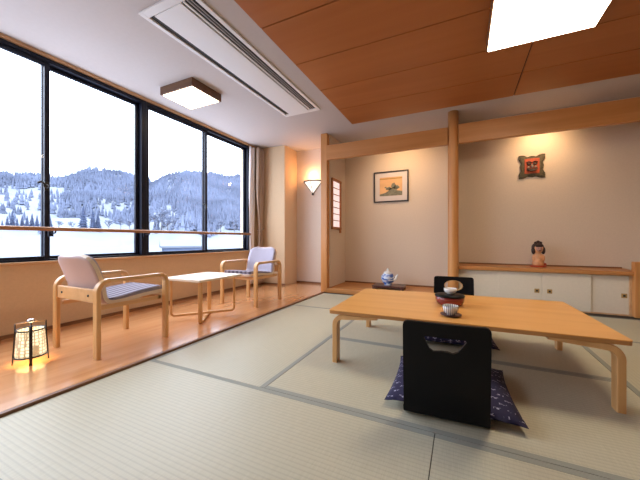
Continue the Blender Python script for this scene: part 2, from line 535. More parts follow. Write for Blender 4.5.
struct(MB().box(-0.14, -0.06, 4.24, 4.96, 0.0, CZ), 'wall_alcove', M_WALL)
struct(MB().box(-0.06, 2.05, 4.68, 5.1, 0.0, CZ), 'wall_back', M_WALL)
struct(MB().box(1.96, 2.05, 4.22, 4.7, 0.0, CZ), 'wall_alcove', M_WALL)
struct(MB().box(2.06, 2.95, 4.19, 4.4, 0.0, CZ), 'wall_back', M_WALL)
struct(MB().box(2.9, 3.05, -1.6, 4.3, 0.0, CZ + 0.1), 'wall_right', M_WALL)
struct(MB().box(-3.5, 3.05, -1.6, -1.45, 0.0, CZ + 0.1), 'wall_front', M_WALL)
# ceiling
struct(MB().box(-3.52, 3.05, -1.6, 5.1, CZ, CZ + 0.1), 'ceiling', M_CEIL)
cp = MB()
cp.box(-1.41, 2.47, -0.24, 4.0, CZ - 0.006, CZ, mi=1)
for j in range(8):
    for i in range(2):
        x0 = -1.41 + i * 1.94; y1 = 4.0 - 0.53 * j
        cp.box(x0 + 0.005, x0 + 1.935, y1 - 0.525, y1 - 0.005, CZ - 0.018, CZ - 0.004, 0.002, 1)
struct(cp, 'ceiling', [M_CPANEL, M_GAP])

# pillars, beams and alcove floor
struct(MB().box(-1.99, -1.885, 4.19, 4.295, 0.0, CZ - 0.001, 0.006), 'trim_3', M_PILLAR)
rp = MB()
prof = [(0.064, 0.0), (0.066, 0.3), (0.063, 0.9), (0.065, 1.6), (0.062, 2.1), (0.063, CZ - 0.001)]
rp.lathe(prof, 28, (-0.103, 4.215, 0))
struct(rp, 'trim_4', M_PILLAR)
struct(MB().box(-1.885, -0.165, 4.165, 4.225, 2.045, 2.268, 0.004), 'trim_5', M_BEAM)
struct(MB().box(-0.041, 1.94, 4.165, 4.225, 2.045, 2.285, 0.004), 'trim_6', M_BEAM)
struct(MB().box(1.94, 2.06, 4.16, 4.28, 0.0, CZ - 0.001, 0.006), 'trim_7', M_PILLAR)
struct(MB().box(-1.885, -0.17, 4.19, 4.95, 0.0, 0.07, 0.004), 'trim_8', M_BEAM)
struct(MB().box(1.632, 1.70, 4.215, 4.30, 0.0, 0.585, 0.006), 'trim_9', M_PILLAR)
# baseboards
struct(MB().box(XW, XW + 0.012, -1.45, 4.42, 0.015, 0.045), 'baseboard_left', M_DTRIM)
struct(MB().box(-2.80, -1.99, 4.838, 4.85, 0.015, 0.045), 'baseboard_back', M_DTRIMX)
struct(MB().box(XW + 0.012, -2.79, 4.408, 4.42, 0.015, 0.045), 'baseboard_corner', M_DTRIMX)
struct(MB().box(-1.87, -0.14, 4.938, 4.95, 0.07, 0.092), 'baseboard_alcove', M_DTRIMX)
# window sill board and head strip
struct(MB().box(XW - 0.14, XW + 0.028, WY0, WY1 + 0.02, 0.606, 0.630, 0.004), 'trim_10', M_TRIMY)
struct(MB().box(XW, XW + 0.022, -1.45, 4.41, 2.442, CZ - 0.001, 0.003), 'trim_11', M_TRIMY)

# windows: outer aluminium frame, two sashes each with its pane
def window(n, y0, y1):
    z0, z1 = 0.632, 2.438
    xf0, xf1 = XW - 0.11, XW + 0.004
    f = MB()
    f.box(xf0, xf1, y0, y0 + 0.030, z0, z1, 0.002, 1)
    f.box(xf0, xf1, y1 - 0.030, y1, z0, z1, 0.002, 1)
    f.box(xf0, xf1, y0 + 0.03, y1 - 0.03, z1 - 0.036, z1, 0.002, 1)
    f.box(xf0, xf1, y0 + 0.03, y1 - 0.03, z0, z0 + 0.016, 0.002, 1)
    root = struct(f, 'window_%d' % n, M_ALU)
    ym = (y0 + y1) / 2
    for k, (a, b, x) in enumerate(((y0 + 0.03, ym + 0.02, XW - 0.038), (ym - 0.02, y1 - 0.03, XW - 0.078))):
        s = MB(); w = 0.038; A, Bz = z0 + 0.016, z1 - 0.036
        s.box(x, x + 0.03, a, a + w, A, Bz, 0.002, 1)
        s.box(x, x + 0.03, b - w, b, A, Bz, 0.002, 1)
        s.box(x, x + 0.03, a + w, b - w, Bz - 0.034, Bz, 0.002, 1)
        s.box(x, x + 0.03, a + w, b - w, A, A + 0.024, 0.002, 1)
        so = s.build('sash', M_ALU, root)
        MB().box(x + 0.012, x + 0.017, a + w, b - w, A + 0.024, Bz - 0.034).build('pane', M_GLASS, so)
        if k == 0:
            h = MB()
            h.box(x + 0.03, x + 0.040, b - w - 0.004, b - w + 0.026, 1.255, 1.335, 0.003)
            h.tube(spline([(x + 0.045, b - w, 1.30), (x + 0.052, b - w - 0.03, 1.325), (x + 0.055, b - w - 0.06, 1.315)], 5), [0.009] * 10 + [0.006])
            h.ball((x + 0.045, b - w + 0.002, 1.295), (0.012, 0.02, 0.02), 2)
            h.build('latch', M_IRON, so)
window(1, -1.37, 0.455)
window(2, 0.455, 2.235)
window(3, 2.235, 4.12)

# shoji window in the alcove's side wall
sj = MB(); sx0, sx1 = -1.87, -1.842
sj.box(sx0, sx1, 4.315, 4.35, 0.99, 1.80, 0.003); sj.box(sx0, sx1, 4.655, 4.70, 0.93, 1.80, 0.003)
sj.box(sx0, sx1 + 0.004, 4.315, 4.70, 1.76, 1.80, 0.003); sj.box(sx0, sx1 + 0.004, 4.315, 4.70, 0.985, 1.025, 0.003)
sjr = struct(sj, 'window_4', M_SHOJIF)
MB().box(-1.868, -1.862, 4.35, 4.655, 1.025, 1.76).build('shoji_paper', M_SHOJIP, sjr)
gr = MB()
for k in range(1, 7):
    z = 1.025 + 0.735 * k / 7
    gr.box(-1.862, -1.855, 4.35, 4.655, z - 0.006, z + 0.006)
gr.build('lattice', M_SHOJIF, sjr)

# ------------------------------------------------------------------ fixtures
# ceiling air conditioner, a long flush cassette
ac = thing('air_conditioner', 'long white ceiling air conditioner panel with dark air slots', 'air conditioner', (-1.865, 2.38, CZ))
w2, l2 = 0.255, 1.005
f = MB()
f.box(-w2, -w2 + 0.035, -l2, l2, -0.016, 0, 0.003); f.box(w2 - 0.035, w2, -l2, l2, -0.016, 0, 0.003)
f.box(-w2 + 0.035, w2 - 0.035, -l2, -l2 + 0.06, -0.016, 0, 0.003); f.box(-w2 + 0.035, w2 - 0.035, l2 - 0.06, l2, -0.016, 0, 0.003)
f.build('frame', M_WHITE, ac)
MB().box(-w2 + 0.035, w2 - 0.035, -l2 + 0.06, l2 - 0.06, -0.003, 0).build('recess', M_DARK, ac)
MB().box(-0.165, 0.115, -l2 + 0.062, l2 - 0.062, -0.020, -0.004, 0.004).build('grille_panel', M_WHITE, ac)
MB().box(-0.192, -0.170, -l2 + 0.065, l2 - 0.065, -0.011, -0.006, 0.002).build('louvre', M_DARK, ac)
MB().box(0.125, 0.142, -l2 + 0.065, l2 - 0.065, -0.014, -0.006, 0.002).build('louvre', M_WHITE, ac)
MB().box(0.162, 0.174, -l2 + 0.065, l2 - 0.065, -0.014, -0.006, 0.002).build('louvre', M_GREY, ac)
MB().box(0.186, 0.196, -l2 + 0.065, l2 - 0.065, -0.012, -0.006, 0.002).build('louvre', M_GREY, ac)

def ceiling_light(name, label, x0, x1, y0, y1, drop, fw, mf, md, proud):
    cx, cy = (x0 + x1) / 2, (y0 + y1) / 2; a, b = (x1 - x0) / 2, (y1 - y0) / 2
    top = -0.0185 if x1 > 0 else 0
    r = thing(name, label, 'ceiling light', (cx, cy, CZ))
    f = MB()
    f.box(-a, -a + fw, -b, b, -drop, top, 0.003); f.box(a - fw, a, -b, b, -drop, top, 0.003)
    f.box(-a + fw, a - fw, -b, -b + fw, -drop, top, 0.003); f.box(-a + fw, a - fw, b - fw, b, -drop, top, 0.003)
    f.build('frame', mf, r)
    MB().box(-a + fw, a - fw, -b + fw, b - fw, -drop - proud, -drop + 0.03, 0.004).build('diffuser', md, r)
    return r
ceiling_light('ceiling_light', 'large bright square ceiling light set on the orange wooden panels', 0.18, 0.885, 2.13, 2.825, 0.095, 0.012, M_BROWNF, M_LAMP, 0.006)
ceiling_light('ceiling_light', 'small square ceiling light with a brown wooden frame near the windows', -2.95, -2.47, 2.155, 2.565, 0.085, 0.020, M_BROWNF, M_LAMPS, 0.006)

# small spotlights fixed to the back of the alcove beams
for x, lab in ((-0.86, 'small white spotlight behind the beam above the framed print'), (0.90, 'small white spotlight behind the beam above the mask plaque')):
    d = thing('spotlight', lab, 'spotlight', (x, 4.225, 2.20))
    b = MB(); b.box(-0.03, 0.03, 0, 0.012, -0.03, 0.03, 0.003); b.tube([(0, 0.010, 0), (0, 0.045, 0)], 0.007, 8)
    b.build('bracket', M_WHITE, d)
    Mh = Matrix.Translation((0, 0.045, 0)) @ Matrix.Rotation(math.radians(-120), 4, 'X')
    MB().lathe([(0.020, -0.035), (0.026, -0.030), (0.030, 0.022), (0.026, 0.022), (0.022, -0.022)], 20, M=Mh).build('shade', M_WHITE, d)

# wall sconce: a half cone of opal panels in dark iron
sc = thing('wall_sconce', 'lit triangular wall lamp with dark metal edges on the pale back wall', 'wall lamp', (-2.455, 4.85, 1.655))
R, H = 0.185, 0.225
tops = [Vector((R * math.cos(a), -0.13 * math.sin(a), H)) for a in [PI * k / 4 for k in range(5)]]
apex = Vector((0, -0.012, 0.0))
g = MB()
ain = [Vector((t.x * 0.97, t.y * 0.97, t.z)) for t in tops]
g.add([apex] + tops + [apex + Vector((0, 0, 0.012))] + [t * 0.96 + Vector((0, 0, 0.01)) for t in tops],
      [(0, i, i + 1) for i in range(1, 5)] + [(6, 6 + i + 1, 6 + i) for i in range(1, 5)])
g.build('glass_shade', M_SCON, sc)
f = MB()
f.tube(tops, 0.013, 8)
f.tube([(-R, -0.004, H), (R, -0.004, H)], 0.008, 8)
for t in (tops[0], tops[4]):
    f.tube([apex, t], 0.0085, 8)
f.tube([apex, tops[2]], 0.004, 8)
f.ball((0, -0.02, -0.01), (0.022, 0.018, 0.020), 2)
f.build('metal_frame', M_IRON, sc)
light('sconce_bulb', 'POINT', (-2.455, 4.76, 1.97), 3.6, (1, 0.50, 0.20), 0.04)

# handrail across the windows
hr = thing('handrail', 'round wooden handrail running across the black-framed windows', 'handrail', (XW + 0.10, 0, 0.912))
MB().tube([(0, -1.40, 0), (0, 1.3, 0), (0, 4.03, 0)], 0.018, 14).build('rail', M_RAIL, hr)
for y in (-0.46, 1.36, 2.235, 4.015):
    b = MB(); b.tube(rpath([(0, y, -0.012), (0, y, -0.035), (-0.075, y, -0.035)], 0.015, 5), 0.006, 8)
    b.box(-0.098, -0.075, y - 0.018, y + 0.018, -0.065, 0.0, 0.003)
    b.build('bracket', M_ALU, hr)

# curtains at the end of the windows
def drape(name, x0, y0, y1, ym0, ym1, m, folds, depth, z0=0.05, z1=2.43, parent=None, ztie=1.02):
    vs = []; fs = []; nz, ny = 40, folds * 8
    for j in range(nz + 1):
        z = z0 + (z1 - z0) * j / nz
        k = math.exp(-((z - ztie) / 0.42) ** 2)
        a = y0 + (ym0 - y0) * k; b = y1 + (ym1 - y1) * k
        for i in range(ny + 1):
            t = i / ny
            vs.append((x0 + depth * (0.9 - 0.35 * k) * math.sin(t * folds * 2 * PI + 0.5 * math.sin(z * 2)) + 0.01 * math.sin(9 * t + z * 3), a + (b - a) * t, z))
    W = ny + 1
    for j in range(nz):
        for i in range(ny):
            fs.append((j * W + i, j * W + i + 1, (j + 1) * W + i + 1, (j + 1) * W + i))
    mb = MB(); mb.add(vs, fs, 0, True)
    o = mb.build(name, m, parent)
    so = o.modifiers.new('thickness', 'SOLIDIFY'); so.thickness = 0.003
    return o
cu = thing('curtain', 'beige curtain tied back in the corner beyond the last window', 'curtain', (0, 0, 0))
drape('drape', -3.235, 4.205, 4.395, 4.275, 4.365, M_CURT, 4, 0.035, parent=cu, ztie=1.0)
tb = MB(); tb.tube([(-3.235 + 0.048 * math.cos(a), 4.32 + 0.062 * math.sin(a), 1.0 + 0.02 * math.sin(a)) for a in [2 * PI * k / 24 for k in range(24)]], 0.009, 8, closed=True)
tb.build('tieback', M_CURT, cu)
ls = drape('sheer_curtain', -3.305, 4.095, 4.235, 4.095, 4.225, M_LACE, 3, 0.014)
tag(ls, 'narrow white sheer curtain gathered beside the last window frame', 'curtain')
hk = MB(); hk.box(0, 0.012, -0.015, 0.015, -0.03, 0.03, 0.004); hk.tube(rpath([(0.01, 0, 0), (0.05, 0, 0), (0.05, 0, 0.03)], 0.012, 5), 0.006, 8)

# ------------------------------------------------------------------ alcove furniture
cab = thing('alcove_cabinet', 'low built-in cabinet with cream sliding doors in the right alcove', 'cabinet', (0, 4.28, 0))
b = MB()
b.box(-0.035, 1.63, 0.030, 0.395, 0.0, 0.438)
b.box(-0.035, 1.63, 0.0, 0.03, 0.0, 0.014, mi=1)
b.box(-0.035, 1.63, 0.0, 0.03, 0.428, 0.438, mi=1)
b.box(1.612, 1.631, -0.004, 0.03, 0.0, 0.438, mi=1)
b.build('body', [M_DOOR, M_TRIMY], cab)
for x0, x1, y, hx in ((-0.033, 0.412, 0.016, 0.045), (0.405, 0.849, 0.000, 0.800), (0.851, 1.296, 0.000, 0.922), (1.288, 1.612, 0.016, 1.575)):
    d = MB().box(x0, x1, y, y + 0.014, 0.014, 0.428, 0.0015, 1).build('door', M_DOOR, cab)
    h = MB()
    s_ = 0.024
    h.box(hx - s_, hx + s_, y - 0.003, y, 0.19, 0.19 + 2 * s_, 0.001, 1)
    h.box(hx - s_ * .42, hx + s_ * .42, y - 0.0045, y - 0.003, 0.19 + s_ * .58, 0.19 + s_ * 1.42, mi=1)
    h.build('handle', [M_BRASS, M_DARK], d)
sh = MB(); sh.box(-0.038, 1.708, 4.235, 4.679, 0.440, 0.480, 0.003)
tag(sh.build('shelf_board', M_BEAM), 'long orange wooden shelf board topping the low alcove cabinet', 'shelf')
struct(MB().box(-0.04, 1.69, 4.655, 4.68, 0.480, 0.497, 0.002), 'trim_12', M_DTRIMX)

# figurine
fg = thing('figurine', 'small dark-haired peach figurine on a red base, on the shelf board', 'figurine', (0.85, 4.48, 0.48), math.radians(8))
bd = MB()
bd.lathe([(0.040, 0.018), (0.060, 0.022), (0.062, 0.05), (0.054, 0.09), (0.055, 0.125), (0.046, 0.155), (0.030, 0.168), (0.034, 0.18), (0.050, 0.20), (0.055, 0.23), (0.050, 0.262), (0.03, 0.285), (0.008, 0.292)], 28, sy=0.85)
bd.ball((-0.048, -0.012, 0.11), (0.020, 0.024, 0.044)); bd.ball((0.048, -0.012, 0.11), (0.020, 0.024, 0.044))
bd.ball((0, -0.045, 0.09), (0.020, 0.018, 0.018))
bd.build('body', M_SKINW, fg)
fc = MB(); fc.ball((0, -0.030, 0.225), (0.036, 0.022, 0.036)); fc.ball((0, -0.053, 0.222), (0.006, 0.006, 0.010), 2)
fc.build('face', M_FACE, fg)
for x in (-0.014, 0.014):
    MB().ball((x, -0.051, 0.234), (0.006, 0.004, 0.003), 2).build('eye', M_HAIRD, fg)
MB().ball((0, -0.052, 0.207), (0.009, 0.004, 0.003), 2).build('mouth', M_HAIRD, fg)
ha = MB()
ha.ball((0, 0.012, 0.245), (0.066, 0.050, 0.058)); ha.ball((-0.052, -0.006, 0.205), (0.022, 0.026, 0.048)); ha.ball((0.052, -0.006, 0.205), (0.022, 0.026, 0.048))
ha.ball((-0.026, 0.0, 0.298), (0.018, 0.018, 0.018)); ha.ball((0.026, 0.0, 0.298), (0.018, 0.018, 0.018)); ha.ball((0, 0, 0.308), (0.02, 0.02, 0.02)); ha.ball((0, -0.036, 0.264), (0.046, 0.018, 0.022))
ha.build('hair', M_HAIRD, fg)
ba = MB(); ba.lathe([(0.072, 0), (0.080, 0.004), (0.080, 0.014), (0.070, 0.020)], 32, sx=1.1, sy=0.85)
ba.ball((0.070, 0.0, 0.035), (0.018, 0.018, 0.018))
ba.build('base', M_REDB, fg)

# mask plaque
mp = thing('mask_plaque', 'bronze scalloped plaque with a grinning mask on an orange-red panel', 'wall decoration', (0.817, 4.68, 1.768)); mp.scale = (0.93, 1, 0.93)
a_, h_ = 0.140, 0.150
out = []
def edge(p, q, n, nx, nz):
    for k in range(n):
        t = k / n
        bulge = 0.016 * abs(math.sin(3 * PI * t)) - 0.030 * math.sin(PI * t)
        out.append((p[0] + (q[0] - p[0]) * t + nx * bulge, p[1] + (q[1] - p[1]) * t + nz * bulge))
ca, ch = a_ + 0.012, h_ + 0.012
edge((-ca, -ch), (ca, -ch), 18, 0, -1); edge((ca, -ch), (ca, ch), 18, 1, 0); edge((ca, ch), (-ca, ch), 18, 0, 1); edge((-ca, ch), (-ca, -ch), 18, -1, 0)
fr = MB(); fr.prism(out, 'y', -0.018, 0)
inner = [(x * 0.84, z * 0.84) for x, z in out]
fr.prism(inner, 'y', -0.028, -0.018)
for i in range(0, 72, 3):
    fr.ball((out[i][0] * 0.93, -0.020, out[i][1] * 0.93), (0.011, 0.008, 0.011), 1)
fr.build('scalloped_frame', M_OLIVE, mp)
MB().box(-0.086, 0.086, -0.036, -0.028, -0.100, 0.108, 0.003).build('panel', M_VERM, mp)
mk = MB()
mk.ball((-0.034, -0.042, 0.030), (0.028, 0.014, 0.018)); mk.ball((0.034, -0.042, 0.030), (0.028, 0.014, 0.018))
mk.tube(spline([(-0.064, -0.040, 0.052), (-0.036, -0.048, 0.066), (-0.008, -0.042, 0.048)], 5), 0.007, 8)
mk.tube(spline([(0.064, -0.040, 0.052), (0.036, -0.048, 0.066), (0.008, -0.042, 0.048)], 5), 0.007, 8)
mk.tube(spline([(-0.060, -0.040, -0.030), (-0.034, -0.048, -0.056), (0, -0.050, -0.064), (0.034, -0.048, -0.056), (0.060, -0.040, -0.030)], 5), [0.006] + [0.012] * 19 + [0.006], 8)
mk.tube(spline([(-0.05, -0.040, -0.036), (0, -0.046, -0.044), (0.05, -0.040, -0.036)], 5), 0.007, 8)
mk.build('mask_face', M_MASK, mp)
ns = MB(); ns.ball((0, -0.048, 0.002), (0.017, 0.018, 0.028)); ns.ball((-0.040, -0.042, -0.012), (0.018, 0.012, 0.014)); ns.ball((0.040, -0.042, -0.012), (0.018, 0.012, 0.014))
ns.build('nose_and_cheeks', M_GREYED, mp)

# framed print
pf = thing('framed_picture', 'black-framed landscape print with a white mount in the left alcove', 'picture', (-1.062, 4.95, 1.695))
a_, h_ = 0.285, 0.255
f = MB(); k = 0.020
f.box(-a_, -a_ + k, -0.03, -0.002, -h_, h_, 0.003); f.box(a_ - k, a_, -0.03, -0.002, -h_, h_, 0.003)
f.box(-a_ + k, a_ - k, -0.03, -0.002, h_ - k, h_, 0.003); f.box(-a_ + k, a_ - k, -0.03, -0.002, -h_, -h_ + k, 0.003)
f.build('frame', M_IRON, pf)
MB().box(-a_ + k, a_ - k, -0.012, -0.004, -h_ + k, h_ - k).build('mount', M_PAPERW, pf)
pr = MB().box(-0.185, 0.185, -0.0145, -0.012, -0.152, 0.158).build('print', M_PAPERO, pf)
i1 = MB(); i1.box(-0.185, 0.185, -0.0155, -0.0145, 0.122, 0.142)
i1.build('sky_band', M_OCHRE, pr)
hill = [(-0.185, -0.150), (0.185, -0.150), (0.185, -0.085), (0.12, -0.07), (0.05, -0.052), (-0.02, -0.06), (-0.09, -0.10), (-0.185, -0.122)]
i2 = MB(); i2.prism(hill, 'y', -0.0157, -0.0145)
for (cx, cz, rx, rz) in ((0.045, 0.015, 0.040, 0.045), (-0.035, -0.030, 0.05, 0.025), (0.095, -0.015, 0.045, 0.032), (-0.085, -0.01, 0.018, 0.012), (0.03, -0.045, 0.07, 0.03)):
    poly = [(cx + rx * math.cos(2 * PI * q / 14) * (1 + 0.18 * math.sin(5 * q)), cz + rz * math.sin(2 * PI * q / 14) * (1 + 0.18 * math.cos(4 * q))) for q in range(14)]
    i2.prism(poly, 'y', -0.0160, -0.0145)
i2.build('hill_and_trees', M_TEAL, pr)

# stand and pot in the left alcove
st = thing('display_stand', 'low dark rosewood stand on the left alcove floor', 'stand', (-1.0, 4.53, 0.07), math.radians(2))
s = MB(); s.box(-0.235, 0.235, -0.135, 0.135, 0.038, 0.058, 0.006); s.box(-0.21, 0.21, -0.115, 0.115, 0.026, 0.038, 0.002)
s.build('top', M_TRAY, st)
for sx_ in (-1, 1):
    for sy_ in (-1, 1):
        MB().box(sx_ * 0.20 - 0.03, sx_ * 0.20 + 0.03, sy_ * 0.105 - 0.02, sy_ * 0.105 + 0.02, 0, 0.030, 0.006).build('foot', M_TRAY, st)
po = thing('porcelain_pot', 'blue and white round porcelain pot with a white lid on the rosewood stand', 'pot', (-1.02, 4.53, 0.128), math.radians(-10))
p = MB(); p.lathe([(0.050, 0), (0.052, 0.012), (0.046, 0.018), (0.078, 0.050), (0.092, 0.090), (0.088, 0.130), (0.066, 0.160), (0.054, 0.168)], 36)
p.build('body', M_BLUEW, po); po.scale = (1.1, 1.1, 1.05)
p = MB(); p.lathe([(0.056, 0.166), (0.060, 0.172), (0.048, 0.190), (0.022, 0.204), (0.012, 0.210), (0.018, 0.222), (0.016, 0.234), (0.004, 0.240)], 30)
p.build('lid', M_CHINA, po)
p = MB(); p.tube(spline([(0.080, 0, 0.075), (0.115, 0, 0.100), (0.128, 0, 0.140), (0.145, 0, 0.158)], 6), [0.020] * 6 + [0.015] * 6 + [0.010] * 7, 12)
p.build('spout', M_CHINA, po)

# ------------------------------------------------------------------ low table
RZ = math.radians(2.9)
RT = math.radians(1.8)
TX, TY = -0.058, 2.318
tb = thing('low_table', 'wide low honey-coloured wooden table with bent legs on the tatami', 'table', (TX, TY, 0), RT)
hx, hy = 0.763, 0.478
t_ = MB()
def rrect(hx, hy, r, n=6):
    o = []
    for (sx_, sy_, a0) in ((1, 1, 0), (-1, 1, PI / 2), (-1, -1, PI), (1, -1, 1.5 * PI)):
        for k in range(n + 1):
            a = a0 + PI / 2 * k / n
            o.append((sx_ * (hx - r) + r * math.cos(a), sy_ * (hy - r) + r * math.sin(a)))
    return o
ot = rrect(hx, hy, 0.018)
t_.prism(ot, 'z', 0.346, 0.350, mi=0)
t_.prism([(x * 0.9985, y * 0.9975) for x, y in ot], 'z', 0.326, 0.346, mi=1)
t_.build('top', [M_TABLE, M_TEDGE], tb)
for sx_ in (-1, 1):
    for sy_ in (-1, 1):
        path = rpath([(sx_ * 0.724, sy_ * 0.435, 0), (sx_ * 0.724, sy_ * 0.435, 0.306), (sx_ * 0.44, sy_ * 0.435, 0.306)], 0.055, 8)
        n = len(path)
        th = [0.033] * (n - 1) + [0.014]
        pts = path[:-1] + [Vector((sx_ * 0.44, sy_ * 0.435, 0.3175))]
        l = MB(); l.strip(pts, (0, 1, 0), 0.062, th)
        l.build('leg', M_BENT, tb)

# ------------------------------------------------------------------ legless chairs and cushions
def ring_sheet(mb, inner, outer, fn, nr, th):
    """sheet between a hole and an outline, bent by fn(u, v) -> (point, normal)"""
    n = len(inner); vs = []
    for side in (0.5, -0.5):
        for j in range(nr + 1):
            t = j / nr
            for k in range(n):
                u = inner[k][0] * (1 - t) + outer[k][0] * t; v = inner[k][1] * (1 - t) + outer[k][1] * t
                p, q = fn(u, v)
                vs.append(Vector(p) + Vector(q) * th * side)
    off = (nr + 1) * n; fs = []
    for j in range(nr):
        for k in range(n):
            a, b, c, d = j * n + k, j * n + (k + 1) % n, (j + 1) * n + (k + 1) % n, (j + 1) * n + k
            fs.append((a, b, c, d)); fs.append((off + d, off + c, off + b, off + a))
    for k in range(n):
        fs.append((k, off + k, off + (k + 1) % n, (k + 1) % n))
        e = nr * n
        fs.append((e + k, e + (k + 1) % n, off + e + (k + 1) % n, off + e + k))
    mb.add(vs, fs, 0, False)

def outline_hit(poly, c, a):
    """where a ray from c at angle a leaves the polygon"""
    d = (math.cos(a), math.sin(a)); best = 9
    for i in range(len(poly)):
        p, q = poly[i], poly[(i + 1) % len(poly)]
        ex, ey_ = q[0] - p[0], q[1] - p[1]; den = d[0] * ey_ - d[1] * ex
        if abs(den) < 1e-9: continue
        wx, wy = p[0] - c[0], p[1] - c[1]
        t = (wx * ey_ - wy * ex) / den; s_ = (wx * d[1] - wy * d[0]) / den
        if t > 0 and -1e-6 <= s_ <= 1 + 1e-6: best = min(best, t)
    return (c[0] + d[0] * best, c[1] + d[1] * best)

def floor_chair(label, loc, rz, hole, hc, rim=False):
    r = thing('floor_chair', label, 'floor chair', loc, rz, None)
    def fn(u, v):   # v = height along the backrest; leans back and dishes slightly
        y = -0.012 - 0.20 * v + 0.10 * v * v - 0.35 * (0.18 ** 2 - u * u) * min(1, v / 0.15)
        return (u, y, v), Vector((0, -1, -0.15)).normalized()
    ow = []
    W0, W1 = 0.177, 0.174
    for (x, z, rr) in ((W1, 0.462, 0.02), (-W1, 0.462, 0.02), (-W0, 0.025, 0.02), (W0, 0.025, 0.02)):
        ow.append((x, z))
    angs = sorted(set([2 * PI * k / 72 for k in range(72)] + [(math.atan2(p[1] - hc[1], p[0] - hc[0]) + e) % (2 * PI) for p in ow for e in (0, 0.02, -0.02, 0.045, -0.045, 0.075, -0.075)] + [math.atan2(p[1] - hc[1], p[0] - hc[0]) % (2 * PI) for p in hole]))
    inn = [outline_hit(hole, hc, a) for a in angs]; outp = [outline_hit(ow, hc, a) for a in angs]
    # round the outer corners
    def rc(p):
        x, z = p
        for cx_, cz_, r_ in ((W1, 0.462, 0.022), (-W1, 0.462, 0.022)):
            ix, iz = cx_ - math.copysign(r_, cx_), cz_ - r_
            if x * cx_ > 0 and abs(x) > abs(ix) and z > iz:
                d = math.hypot(x - ix, z - iz)
                if d > r_: return (ix + (x - ix) * r_ / d, iz + (z - iz) * r_ / d)
        return p
    outp = [rc(p) for p in outp]
    mb = MB(); ring_sheet(mb, inn, outp, fn, 10, 0.012)
    mb.build('backrest', M_BLACK, r)
    se = MB(); curve = spline([(0, -0.018, 0.045), (0, -0.005, 0.018), (0, 0.04, 0.010), (0, 0.22, 0.010), (0, 0.44, 0.012)], 5)
    se.strip(curve, (1, 0, 0), 0.36, 0.012)
    se.build('seat', M_BLACK, r)
    if rim:
        pts = [Vector(fn(*p)[0]) for p in inn]
        rb = MB(); rb.tube(pts, 0.0065, 6, closed=True)
        rb.build('hole_rim', M_BENT, r, label='pale wooden rim of the grip hole')
    return r
hexh = [(-0.080, 0.402), (0.080, 0.402), (0.084, 0.394), (0.050, 0.345), (0.030, 0.336), (0.012, 0.341), (-0.012, 0.341), (-0.046, 0.336), (-0.062, 0.347), (-0.084, 0.394)]
elh = [(0.082 * math.cos(2 * PI * k / 28), 0.378 + 0.050 * math.sin(2 * PI * k / 28)) for k in range(28)]
floor_chair('black legless floor chair seen from behind at the near side of the low table', (-0.070, 1.455, 0), RZ, hexh, (0, 0.373))
floor_chair('black legless floor chair facing us at the far side of the low table', (-0.070, 3.045, 0), RZ + PI, elh, (0, 0.378), rim=True)

def zabuton(label, loc, rz, s=0.298):
    mb = MB(); n = 28; vs = []; fs = []
    for side in (1, -1):
        for j in range(n + 1):
            for i in range(n + 1):
                u = -1 + 2 * i / n; v = -1 + 2 * j / n
                x = s * u * (1 - 0.07 * (1 - v * v)); y = s * v * (1 - 0.07 * (1 - u * u))
                hgt = 0.050 * ((1 - abs(u) ** 2.6) * (1 - abs(v) ** 2.6)) ** 0.55
                hgt *= 1 - 0.15 * math.exp(-(u * u + v * v) / 0.02)
                droop = -0.012 * (u * u * v * v)
                z = 0.046 + droop + side * hgt + (0.002 * math.sin(11 * u + 3 * v) if side > 0 else 0)
                vs.append((x, y, max(z, 0.0185)))
    W = n + 1; off = W * W
    for j in range(n):
        for i in range(n):
            a, b, c, d = j * W + i, j * W + i + 1, (j + 1) * W + i + 1, (j + 1) * W + i
            fs.append((a, b, c, d)); fs.append((off + d, off + c, off + b, off + a))
    mb.add(vs, fs, 0, True)
    o = mb.build('floor_cushion', M_KASURI, None, loc, rz)
    bmv = bmesh.new(); bmv.from_mesh(o.data); bmesh.ops.remove_doubles(bmv, verts=bmv.verts[:], dist=0.0015); bmesh.ops.recalc_face_normals(bmv, faces=bmv.faces[:]); bmv.to_mesh(o.data); bmv.free()
    return tag(o, label, 'cushion')
zabuton('square indigo floor cushion with white flecks in front of the near black backrest', (-0.062, 1.765, 0.0), RZ)
zabuton('dark floor cushion half hidden under the far side of the low table', (-0.068, 2.735, 0.0), RZ + PI)

# ------------------------------------------------------------------ things on the table
bw = thing('lacquer_bowl', 'round red lacquer bowl with a black lid on the low table', 'bowl', (-0.080, 2.335, 0.35))
p = MB(); p.lathe([(0.070, 0), (0.082, 0.006), (0.094, 0.028), (0.098, 0.052), (0.097, 0.062)], 40); p.build('body', M_RED, bw)
p = MB(); p.lathe([(0.099, 0.062), (0.101, 0.067), (0.097, 0.074), (0.060, 0.078), (0.0, 0.079)][:-1], 40); p.build('lid', M_BLACK, bw)
def cup_profile(r, h):
    return [(r * 0.5, 0), (r * 0.54, 0.006), (r * 0.80, h * 0.25), (r * 0.97, h * 0.6), (r, h), (r * 0.93, h), (r * 0.88, h * 0.6), (r * 0.6, h * 0.2), (0.004, h * 0.16)]
c1 = MB(); c1.lathe(cup_profile(0.044, 0.040), 32)
tag(c1.build('tea_cup', M_CHINA, None, (-0.076, 2.335, 0.429)), 'white tea cup resting on the black lid of the red bowl', 'cup')
sa = MB(); sa.lathe([(0.040, 0), (0.045, 0.003), (0.060, 0.010), (0.061, 0.013), (0.042, 0.008), (0.004, 0.007)], 36)
tag(sa.build('saucer', M_TRAY, None, (-0.062, 1.995, 0.35)), 'small dark round saucer beneath the striped tea cup', 'saucer')
c2 = MB(); c2.lathe(cup_profile(0.046, 0.056), 32)
